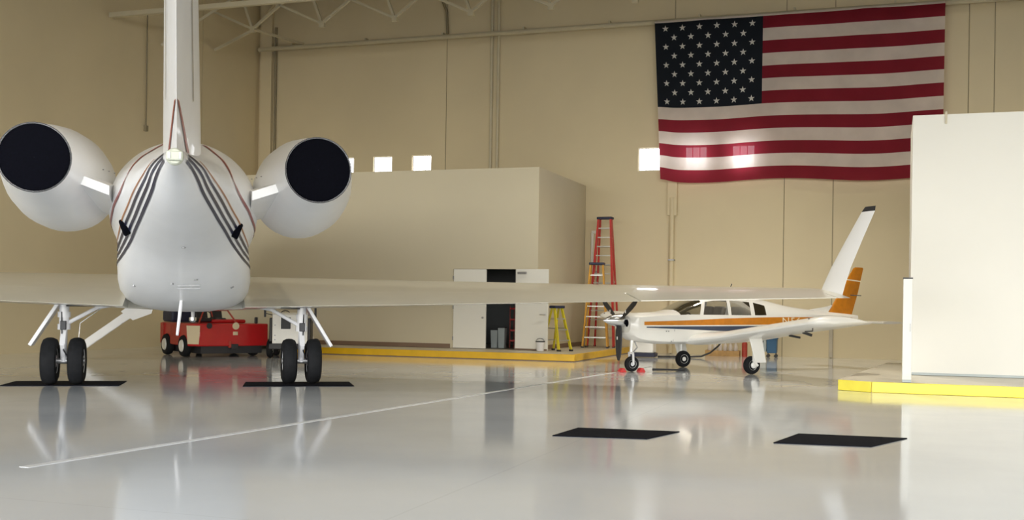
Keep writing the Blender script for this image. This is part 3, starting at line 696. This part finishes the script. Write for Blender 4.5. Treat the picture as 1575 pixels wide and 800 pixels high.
# stripes and registration on both sides
def hull_strip(name, m, tab, x0, x1, sy, n=40, off=.006):
    b = MB(); vs = []
    for i in range(n+1):
        x = x0+(x1-x0)*i/n; lo, hi = herm(tab, x)
        for j in range(5):
            z = lo+(hi-lo)*j/4; vs.append((x, sy*(pside(x, z)+off), z))
    b.add(vs, [(i*5+j, i*5+j+1, (i+1)*5+j+1, (i+1)*5+j) for i in range(n) for j in range(4)])
    return b.build(name, m, P, recalc=False)
for sy in (1, -1):
    hull_strip('orange_stripe', 'porange', [(2.36, 1.12, 1.20), (1, 1.13, 1.25), (0, 1.14, 1.30), (-2, 1.17, 1.345), (-4.2, 1.23, 1.35)], 2.36, -4.2, sy)
    hull_strip('blue_stripe', 'pblue', [(2.3, 1.06, 1.085), (1, 1.02, 1.10), (0, .99, 1.11), (-2, 1.03, 1.13), (-3.4, 1.1, 1.19)], 2.3, -3.4, sy)
    cu = bpy.data.curves.new('registration', 'FONT'); cu.body = 'N56'; cu.size = .275; cu.space_character = 1.15; cu.extrude = 0
    to = bpy.data.objects.new('tmp', cu); col.objects.link(to)
    dg = bpy.context.evaluated_depsgraph_get(); me = bpy.data.meshes.new_from_object(to.evaluated_get(dg)); bpy.data.objects.remove(to)
    me.name = 'registration_letters'
    for v in me.vertices:
        u, q = v.co.x, v.co.y; x = (-1.62-u*1.25) if sy > 0 else (-2.3+u*1.25); z = 1.17+q*.86
        v.co = (x, sy*(pside(x, z)+.012), z)
    me.materials.append(M['cream']); lo = bpy.data.objects.new('registration_letters', me); col.objects.link(lo); lo.parent = P
    b = MB()
    for k in range(14):
        a0 = k/14*.6
    MB().tube([(1.55, sy*(pside(1.55, .74)+.004), .74), (1.56, sy*(pside(1.56, 1.02)+.004), 1.02)], .005, 5).build('cowl_seam', 'dull', P)
    for x_, z_ in ((1.6, .74), (1.72, .98), (1.78, .98)): MB().lathe([(0,.015),(.01,.015)], (x_, sy*(pside(x_, z_)), z_), (0, sy, 0), 8).build('cowl_fastener', 'dull', P)
# cowl nose: air inlets, spinner, propeller
for sy in (1, -1):
    MB().lathe([(0,.11),(.03,.12),(.03,.09),(-.02,.085)], (2.64, sy*.2, 1.16), (1,0,0), 16, cap=False).build('inlet_ring', 'pwhite', P)
    MB().lathe([(0,.095),(.012,.09)], (2.65, sy*.2, 1.16), (1,0,0), 16).build('air_inlet', 'black', P)
MB().lathe([(-.02,.15),(0,.165),(.08,.165),(.2,.145),(.34,.105),(.46,.05),(.52,.004)], (2.67, 0, 1.22), (1,0,0), 24).build('spinner', 'metal', P)
prop = MB().lathe([(0,.12),(.09,.12)], (2.72, 0, 1.22), (1,0,0), 16).build('propeller_hub', 'dull', P)
for k in range(3):
    an = rad(180+120*k); dv = Vector((0, math.sin(an), math.cos(an))); tv = Vector((0, dv.z, -dv.y))
    secs = []
    for q, ch, tw in ((.10, .11, 38), (.25, .18, 28), (.45, .21, 20), (.68, .20, 14), (.86, .16, 11), (.95, .08, 10)):
        cv = (tv*math.cos(rad(tw)) + Vector((1,0,0))*math.sin(rad(tw)))*ch
        nv = dv.cross(cv)
        secs.append((Vector((2.76, 0, 1.22))+dv*q-cv*.5, cv, nv, .16))
    bl = surface(MB(), secs, camber=0).build('propeller_blade', 'dark', P)
    m_ = Vector((2.80, 0, 1.22))+dv*.42
    box('blade_decal', 'pwhite', (-.004, .004, -.02, .02, -.035, .035), bl, loc=tuple(m_+Vector((.005, 0, 0))))
# interior
box('instrument_panel', 'dark', (1.18, 1.34, -.48, .48, 1.1, 1.44), P, .03)
for sy in (.25, -.25):
    for x in (.25, -.62):
        se = box('cabin_seat', 'seat', (x-.05, x+.45, sy-.2, sy+.2, .92, 1.08), P, .04)
        MB().bar((x-.03, sy, 1.05), (x-.2, sy, 1.58), .4, .12, (1,0,0)).build('seat_back', 'seat', se, .04)
    MB().tube([(1.0+.0, sy+.13*math.cos(PI*k/6), 1.33+.09*math.sin(PI*k/6)) for k in range(-1, 8)], .018, 6).build('control_yoke', 'dark', P)
# wings
def pw(y, sy):
    z = .80+.123*(y-.55); le = .80 if y > 1.15 else .80+.34*((1.15-y)/.6)
    ch = le+.85
    return ((le, sy*y, z), (-ch, 0, -.03), (0, -.12*sy, 1), .145)
for sy in (1, -1):
    b = MB(); surface(b, [pw(y, sy) for y in (.35, .6, .85, 1.15, 2, 3, 4, 4.4)], n=14, camber=.02)
    wg = b.build('wing', 'pwhite', P)
    secs = []
    LE, CH, N, tc = pw(4.4, sy)
    for dy, k in ((0, 1), (.12, .96), (.22, .86), (.29, .66), (.31, .40)):
        c = Vector(CH)*k; secs.append((Vector(LE)+Vector((0, sy*dy, .123*dy+.01*dy))+Vector(CH)*(1-k)*.45, c, N, tc*(1-.3*(1-k))))
    surface(MB(), secs, n=14, camber=.02).build('wing_tip', 'pwhite', wg)
    for y in (1.25, 3.0): 
        LE, CH, N, tc = pw(y, sy); p = Vector(LE)+Vector(CH)*.62
        MB().bar(p+Vector((0,0,-.05)), p+Vector((-.25, 0, -.12)), .03, .06).build('flap_hinge', 'dark', wg)
    LE, CH, N, tc = pw(4.2, sy); p = Vector(LE)
    MB().tube([p+Vector((-.3, 0, -.07)), p+Vector((-.3, 0, -.16)), p+Vector((-.1, 0, -.17))], .012, 6).build('pitot_mast', 'dark', wg)
    LE, CH, N, tc = pw(4.35, sy)
    MB().lathe([(-.02,.02),(.012,.02)], Vector(LE)+Vector((-.08, 0, .08)), (1,0,.6), 8).build('wing_light', 'dull', wg)
    for yy in (2.2,): 
        LE, CH, N, tc = pw(yy, sy); p = Vector(LE)+Vector(CH)*.9
        MB().bar(p+Vector((.2,0,-.04)), p+Vector((-.12,0,-.09)), .02, .05).build('aileron_hinge', 'dark', wg)
    # main gear
    y0 = sy*1.55
    st = MB().tube([(0, y0, .95), (0, y0, .30)], .045, 10).tube([(0, y0, .3), (0, y0+sy*.13, .215)], .03, 8).build('main_gear_leg', 'pwhite', P)
    wheel(P, (0, y0+sy*.02-sy*.12+.0, .215), .215, .15, hubm='pwhite', n=28)
    MB().lathe([(0,.075),(.03,.075),(.05,.05)], (0, y0-sy*.03, .215), (0, sy, 0), 14).build('hub_cap', 'pwhite', P)
    b = MB(); vs = []
    for dd in (0, .02):
        for x, z in ((.22, .86), (-.14, .86), (-.27, .28), (.04, .28)): vs.append((x, y0+sy*(.08+dd), z))
    b.add(vs, [(0,1,2,3),(7,6,5,4),(0,4,5,1),(1,5,6,2),(2,6,7,3),(3,7,4,0)]); b.build('gear_door', 'pwhite', P, .006)
    # stabilator
    surface(MB(), [((-3.85, sy*y, 1.24), (-.78, 0, 0), (0,0,1), .09) for y in (.05, .8, 1.6)], camber=0).build('stabilator', 'pwhite', P)
ngl = MB().tube([(2.40, 0, .78), (2.42, 0, .42)], .04, 10).build('nose_gear_leg', 'pwhite', P)
MB().bar((2.42, .09, .46), (2.40, .09, .17), .02, .05).bar((2.42, -.09, .46), (2.40, -.09, .17), .02, .05).bar((2.42, -.1, .45), (2.42, .1, .45), .05, .04).build('nose_fork', 'gearwhite', ngl)
MB().tube([(2.34, 0, .74), (2.25, 0, .58), (2.38, 0, .44)], .018, 6).build('nose_drag_link', 'dull', ngl)
wheel(P, (2.40, 0, .185), .185, .13, hubm='gearwhite', n=26)
# fin and rudder
finp = surface(MB(), [((-3.42, 0, 1.38), (-.84, 0, 0), (0,1,0), .10), ((-3.85, 0, 2.0), (-.62, 0, 0), (0,1,0), .10), ((-4.30, 0, 2.64), (-.34, 0, 0), (0,1,0), .09)], camber=0).build('fin', 'porange', P)
surface(MB(), [((-4.30, 0, 2.64), (-.34, 0, 0), (0,1,0), .09), ((-4.36, 0, 2.67), (-.25, 0, 0), (0,1,0), .05)], camber=0).build('fin_cap', 'porange', finp)
MB().bar((-4.05, .05, 2.34), (-4.5, .05, 2.30), .03, .03).build('fin_mark', 'cream', finp)
MB().prism([(-2.6, 1.50), (-3.42, 1.42), (-3.6, 1.66), (-3.43, 1.62)], -.03, .03, 'y').build('dorsal_fillet', 'pwhite', P)
MB().tube([(-.3, 0, 1.85), (-.45, 0, 2.15)], .012, 6).build('whip_antenna', 'dark', P)

# ================================================================== GROUND EQUIPMENT
# red tow tractor
TT = thing('tow_tractor', 'low red aircraft tow tractor under the jet fuselage', 'tow tractor', (-8.62, 29.75, 0), rad(37))
t = TT                                  # x along the near end (left to right), y going back
W_, L_ = 2.22, 2.45
MB().prism([(.22, 0), (W_, 0), (W_, .5), (W_-.1, .6), (W_-.1, L_-.2), (0+.05, L_), (0.02, .28)], .30, .92).build('body', 'red', t, .03)
b = MB(); b.prism([(.3, .08), (W_-.15, .08), (W_-.15, L_-.15), (.2, L_-.15)], .10, .30); b.build('chassis', 'dark', t)
MB().add([(.005, .285, .36), (.205, -.012, .36), (.235, -.02, .86), (-.03, .29, .86), (.03, .31, .36), (.22, .03, .36), (.25, .03, .86), (0, .33, .86)],
         [(0,1,2,3),(4,7,6,5),(0,4,5,1),(1,5,6,2),(2,6,7,3),(3,7,4,0)]).build('pale_corner', 'plate', t)  # pale tan face laid over the cut near corner of the body
for y in (.62, 1.95):
    wheel(t, (.06, y, .30), .30, .22, hubm='cart', ax=(1,0,0), n=26); MB().lathe([(0,.001),(0,.15),(.03,.17),(.05,.16)], (-.062, y, .30), (1,0,0), 20).build('wheel_disc', 'cart', t); wheel(t, (W_-.18, y, .30), .30, .22, hubm='cart', ax=(1,0,0), n=26)
box('side_skirt', 'dred', (-.0+.005, .06, .95, 1.62, .32, .90), t, .01)
box('side_skirt', 'dred', (-.0+.005, .06, 2.2, 2.42, .32, .90), t, .01)
box('engine_hood', 'navyplastic', (.06, .92, 1.65, 2.42, .93, 1.26), t, .06)
box('deck_hump', 'red', (.95, 1.95, .9, 2.2, .92, 1.02), t, .04)
for x in (.62, 1.05):
    sb = box('driver_seat', 'dark', (x, x+.34, .95, 1.3, .95, 1.06), t, .04); MB().bar((x+.17, 1.28, 1.02), (x+.17, 1.36, 1.26), .34, .08, (0,1,0)).build('seat_back', 'dark', sb, .03)
MB().tube([(.42, .55, .92), (.66, .82, 1.28), (1.35, .82, 1.28), (1.52, .55, .92)], .025, 8).build('windscreen_frame', 'dred', t)
MB().tube([(.86, .68, 1.1), (.86, .8, 1.27)], .018, 6).build('screen_post', 'dred', t)
MB().tube([(.72+.13*math.cos(2*PI*k/16), .75+.06*math.sin(2*PI*k/16), 1.14+.11*math.sin(2*PI*k/16)) for k in range(17)], .014, 6).build('steering_wheel', 'dark', t)
box('head_lamp', 'plate', (1.18, 1.32, -.02, .01, .60, .70), t, .01)
box('tow_hitch', 'dark', (1.12, 1.32, -.06, .1, .22, .36), t, .01)
box('hitch_guard', 'dred', (1.06, 1.12, -.05, .05, .26, .44), t, .01)
MB().lathe([(-.01,.08),(.015,.08)], (.50, .0, .86), (0,-1,0), 14).build('lamp_hole', 'dark', t)
nb = MB(); nb.lathe([(0,.10),(.012,.10)], (1.26, 0.0, .855), (0,-1,0), 16); nb.build('maker_badge', 'plate', t)
box('grab_post', 'dark', (1.90, 1.98, .15, .23, .92, 1.10), t, .02)

# white utility cart behind the right main gear
UC = thing('utility_cart', 'white open utility cart behind the right main gear of the jet', 'cart', (-6.08, 30.3, 0), rad(4))
t = UC
MB().prism([(0, .28), (0, 1.20), (.12, 1.25), (.5, 1.2), (.62, .55), (1.3, .5), (1.7, .55), (1.75, .28)], -.48, .48, 'x').build('body', 'cart', t, .02)
box('front_bumper', 'dark', (-.56, .56, -.07, 0, .24, .40), t, .02)
for x in (-.56, .56):
    for y in (.28, 1.42): wheel(t, (x, y, .25), .25, .17, hubm='cart', ax=(1,0,0), n=24)
    MB().tube([(x*.85, .08, 1.2), (x*.85, .22, 1.46)], .03, 8).build('screen_post', 'cart', t)
    box('side_panel', 'dark', (min(x, x*.86), max(x, x*.86), .02, .6, .45, 1.1), t, .02)
    MB().tube([(x*.88, .1, 1.18), (x*1.22, .06, 1.22)], .012, 6).build('mirror_arm', 'dark', t)
    box('mirror', 'dark', (x*1.22-.03, x*1.22+.03, .03, .07, 1.12, 1.42), t, .01)
box('screen_header', 'cart', (-.5, .5, .18, .26, 1.40, 1.50), t, .01)
for x0, x1 in ((-.24, .02), (.28, .42)): box('dark_vent', 'dark', (x0, x1, -.012, .02, .80, 1.12), t, .01)
for z in (.5, .62, .9): MB().lathe([(0,.02),(.015,.02)], (-.40, 0, z), (0,-1,0), 8).build('front_bolt', 'dull', t)
box('bench_seat', 'dark', (-.42, .42, .85, 1.3, .55, .72), t, .04)
MB().tube([(-.2+.15*math.cos(2*PI*k/16), .55, 1.15+.15*math.sin(2*PI*k/16)) for k in range(17)], .014, 6).build('steering_wheel', 'dark', t)

# floor mats
def floor_mat_obj(label, pts):
    c = Vector((sum(p[0] for p in pts)/4, sum(p[1] for p in pts)/4, 0))
    o = MB().prism([(p[0]-c.x, p[1]-c.y) for p in pts], 0, .011).build('floor_mat', 'mat', loc=tuple(c)); return tag(o, label, 'mat', 'black floor mats')
floor_mat_obj('black floor mat under the left main wheels of the jet', [(-8.95, 19.35), (-7.0, 19.75), (-7.25, 20.85), (-9.15, 20.45)])
floor_mat_obj('black floor mat under the right main wheels of the jet', [(-4.85, 20.0), (-2.9, 20.45), (-3.15, 21.5), (-5.05, 21.05)])
floor_mat_obj('empty black floor mat lying nearer the painted white line', [(.50, 13.1), (1.60, 12.92), (2.10, 13.71), (.86, 13.98)])
floor_mat_obj('empty black floor mat lying in front of the white block', [(3.03, 12.72), (4.08, 12.49), (4.80, 13.36), (3.57, 13.68)])

# ladders
def ladder(name, label, loc, rotz, h, bw, tw, spread, steps, rm, thick=.06):
    g = thing(name, label, 'ladder', loc, rotz, 'step ladders by the office block')
    tz = h-.08
    for sx_ in (-1, 1):
        MB().bar((sx_*bw/2, -spread/2, .02), (sx_*tw/2, -.06, tz), thick*.75, thick*1.3, (0,1,0)).build('front_rail', rm, g)
        MB().bar((sx_*bw*.46, spread/2, .02), (sx_*tw*.46, .06, tz), thick*.55, thick, (0,1,0)).build('rear_rail', rm, g)
        box('foot', 'dark', (sx_*bw/2-.04, sx_*bw/2+.04, -spread/2-.05, -spread/2+.05, 0, .05), g)
        box('foot', 'dark', (sx_*bw*.46-.035, sx_*bw*.46+.035, spread/2-.04, spread/2+.04, 0, .05), g)
        q = .5; MB().bar((sx_*(bw*(1-q)+tw*q)/2, -spread*.25, h*.5), (sx_*(bw*(1-q)+tw*q)*.46, spread*.25, h*.5), .012, .025).build('spreader_bar', 'alu', g)
    for k in range(steps):
        q = (k+1)/(steps+1); wv = bw*(1-q)+tw*q; y = -spread/2*(1-q)-.06*q
        box('step', 'alu', (-wv/2, wv/2, y-.04, y+.05, tz*q-.015, tz*q+.02), g)
        if k % 2 == 0:
            y2 = spread/2*(1-q)+.06*q; box('rear_brace', 'alu', (-wv*.46, wv*.46, y2-.015, y2+.015, tz*q-.015, tz*q+.015), g)
    box('top_cap', 'navyplastic', (-tw/2-.05, tw/2+.05, -.15, .13, tz, h), g, .02)
    return g
ladder('step_ladder', 'tall red step ladder against the back wall', R(-8.98, 35.4, Z0), ROT-rad(4), 4.28, .92, .42, .7, 13, 'lred', .085)
ladder('step_ladder', 'medium orange-yellow step ladder standing in front of the tall red ladder', R(-9.03, 34.6, Z0), ROT+rad(6), 2.75, .80, .40, .5, 7, 'lorange', .075)
ladder('step_ladder', 'short bright yellow step ladder next to the open office door', R(-9.42, 31.45, Z0), ROT+rad(62), 1.34, .52, .30, .72, 3, 'lyellow')

# by the light aeroplane
def chock(label, x, y, rz):
    g = thing('wheel_chock', label, 'chock', (x, y, 0), rz, 'red wheel chocks')
    MB().prism([(-.085, 0), (.085, 0), (.025, .09), (-.025, .09)], -.08, .08, 'y').build('wedge', 'chock', g, .01)
    MB().tube([(.0, -.09, .045), (.0, .09, .045)], .012, 6).build('rope_eye', 'dull', g)
hx, hy = math.cos(rad(204.5)), math.sin(rad(204.5))
nx, ny = 5.05+2.40*hx, 27.3+2.40*hy
chock('red wheel chock ahead of the nose wheel', nx+.26*hx, ny+.26*hy, rad(206))
chock('red wheel chock behind the nose wheel', nx-.26*hx, ny-.26*hy, rad(206))
tb = thing('tow_bar', 'thin black tow bar lying behind the nose wheel', 'tow bar', (nx+.52, ny+.14, 0), rad(12))
MB().tube([(0, 0, .05), (.3, 0, .05), (.85, .1, .03)], [.03, .022, .022], 8).build('shaft', 'dark', tb)
MB().tube([(.85, .0, .03), (.87, .2, .03)], .02, 6).build('cross_handle', 'dark', tb)
lc = thing('equipment_case', 'low white case with dark blue base behind the nose wheel', 'case', R(-7.45, 33.2, 0), ROT)
box('base', 'navyplastic', (-.2, .62, 0, .5, .02, .14), lc, .01); box('body', 'pwhite', (-.16, .58, .02, .48, .14, .52), lc, .03)
box('lid', 'pwhite', (-.18, .60, 0, .5, .52, .57), lc, .015); box('latch', 'dull', (.18, .26, -.02, .02, .46, .56), lc)
ho = thing('hose', 'black hose trailing along the floor then rising behind the aeroplane wing', 'hose', R(-6.9, 33.9, 0), ROT)
MB().tube([(.1, -.3, .03), (.4, -.15, .03), (.95, .0, .03), (1.35, .1, .05), (1.6, .3, .16), (1.8, .6, .36), (1.95, 1.0, .62), (2.05, 1.6, .9), (2.1, 2.5, 1.1)], .028, 8).build('hose_line', 'dark', ho)
box('wall_valve', 'dull', (2.04, 2.16, 2.46, 2.66, 1.02, 1.2), ho, .01)
tr = thing('bottle_tray', 'pale wooden tray of bottles on the floor behind the aeroplane wing', 'tray', R(-5.15, 35.9, 0), ROT)
box('base', 'wood', (-.52, .52, -.2, .2, .02, .06), tr)
for y in (-.21, .19): box('side', 'wood', (-.54, .54, y, y+.02, 0, .18), tr)
for x in (-.54, .52): box('end', 'wood', (x, x+.02, -.19, .19, 0, .18), tr)
words = ['first', 'second', 'third', 'fourth', 'fifth', 'sixth']
for k in range(6):
    bt = thing('bottle', '%s milky plastic bottle from the left in the wooden tray' % words[k], 'bottle', R(-5.15-.42+.165*k, 35.9, .062), ROT, 'bottles in the wooden tray')
    MB().lathe([(0,.06),(.01,.066),(.22,.066),(.30,.05),(.34,.024),(.37,.024)], (0,0,0), (0,0,1), 12).build('body', 'bottle', bt)
    MB().lathe([(0,.028),(.035,.028)], (0,0,.37), (0,0,1), 10).build('cap', 'chock' if k % 2 else 'dark', bt)
rc = thing('red_canister', 'small dark red canister beside the wooden bottle tray', 'canister', R(-4.45, 35.8, 0), ROT)
MB().lathe([(0,.085),(.02,.09),(.42,.09),(.50,.04),(.54,.03)], (0,0,0), (0,0,1), 14).build('body', 'dred', rc)
MB().tube([(0, 0, .54), (.02, 0, .58), (.1, 0, .57)], .015, 6).build('valve', 'dark', rc)
bb = thing('rolling_bin', 'blue plastic rolling bin against the back wall', 'bin', R(-3.60, 35.9, 0), ROT)
MB().loft([[(x*k, y*k, z) for x, y in ((-.16,-.18),(.16,-.18),(.16,.18),(-.16,.18))] for z, k in ((.14,.92),(.60,1.0))]).build('body', 'bluebin', bb, .015)
box('rim', 'bluebin', (-.18, .18, -.2, .2, .58, .63), bb, .01)
box('label_panel', 'binwhite', (-.36, -.17, -.16, .16, .18, .58), bb, .01)
for x in (-.12, .12):
    for y in (-.14, .14): MB().lathe([(-.02,.05),(.02,.05)], (x, y, .05), (0,1,0), 12).build('caster', 'dark', bb); MB().tube([(x, y, .06), (x, y, .16)], .012, 6).build('caster_stem', 'dark', bb)
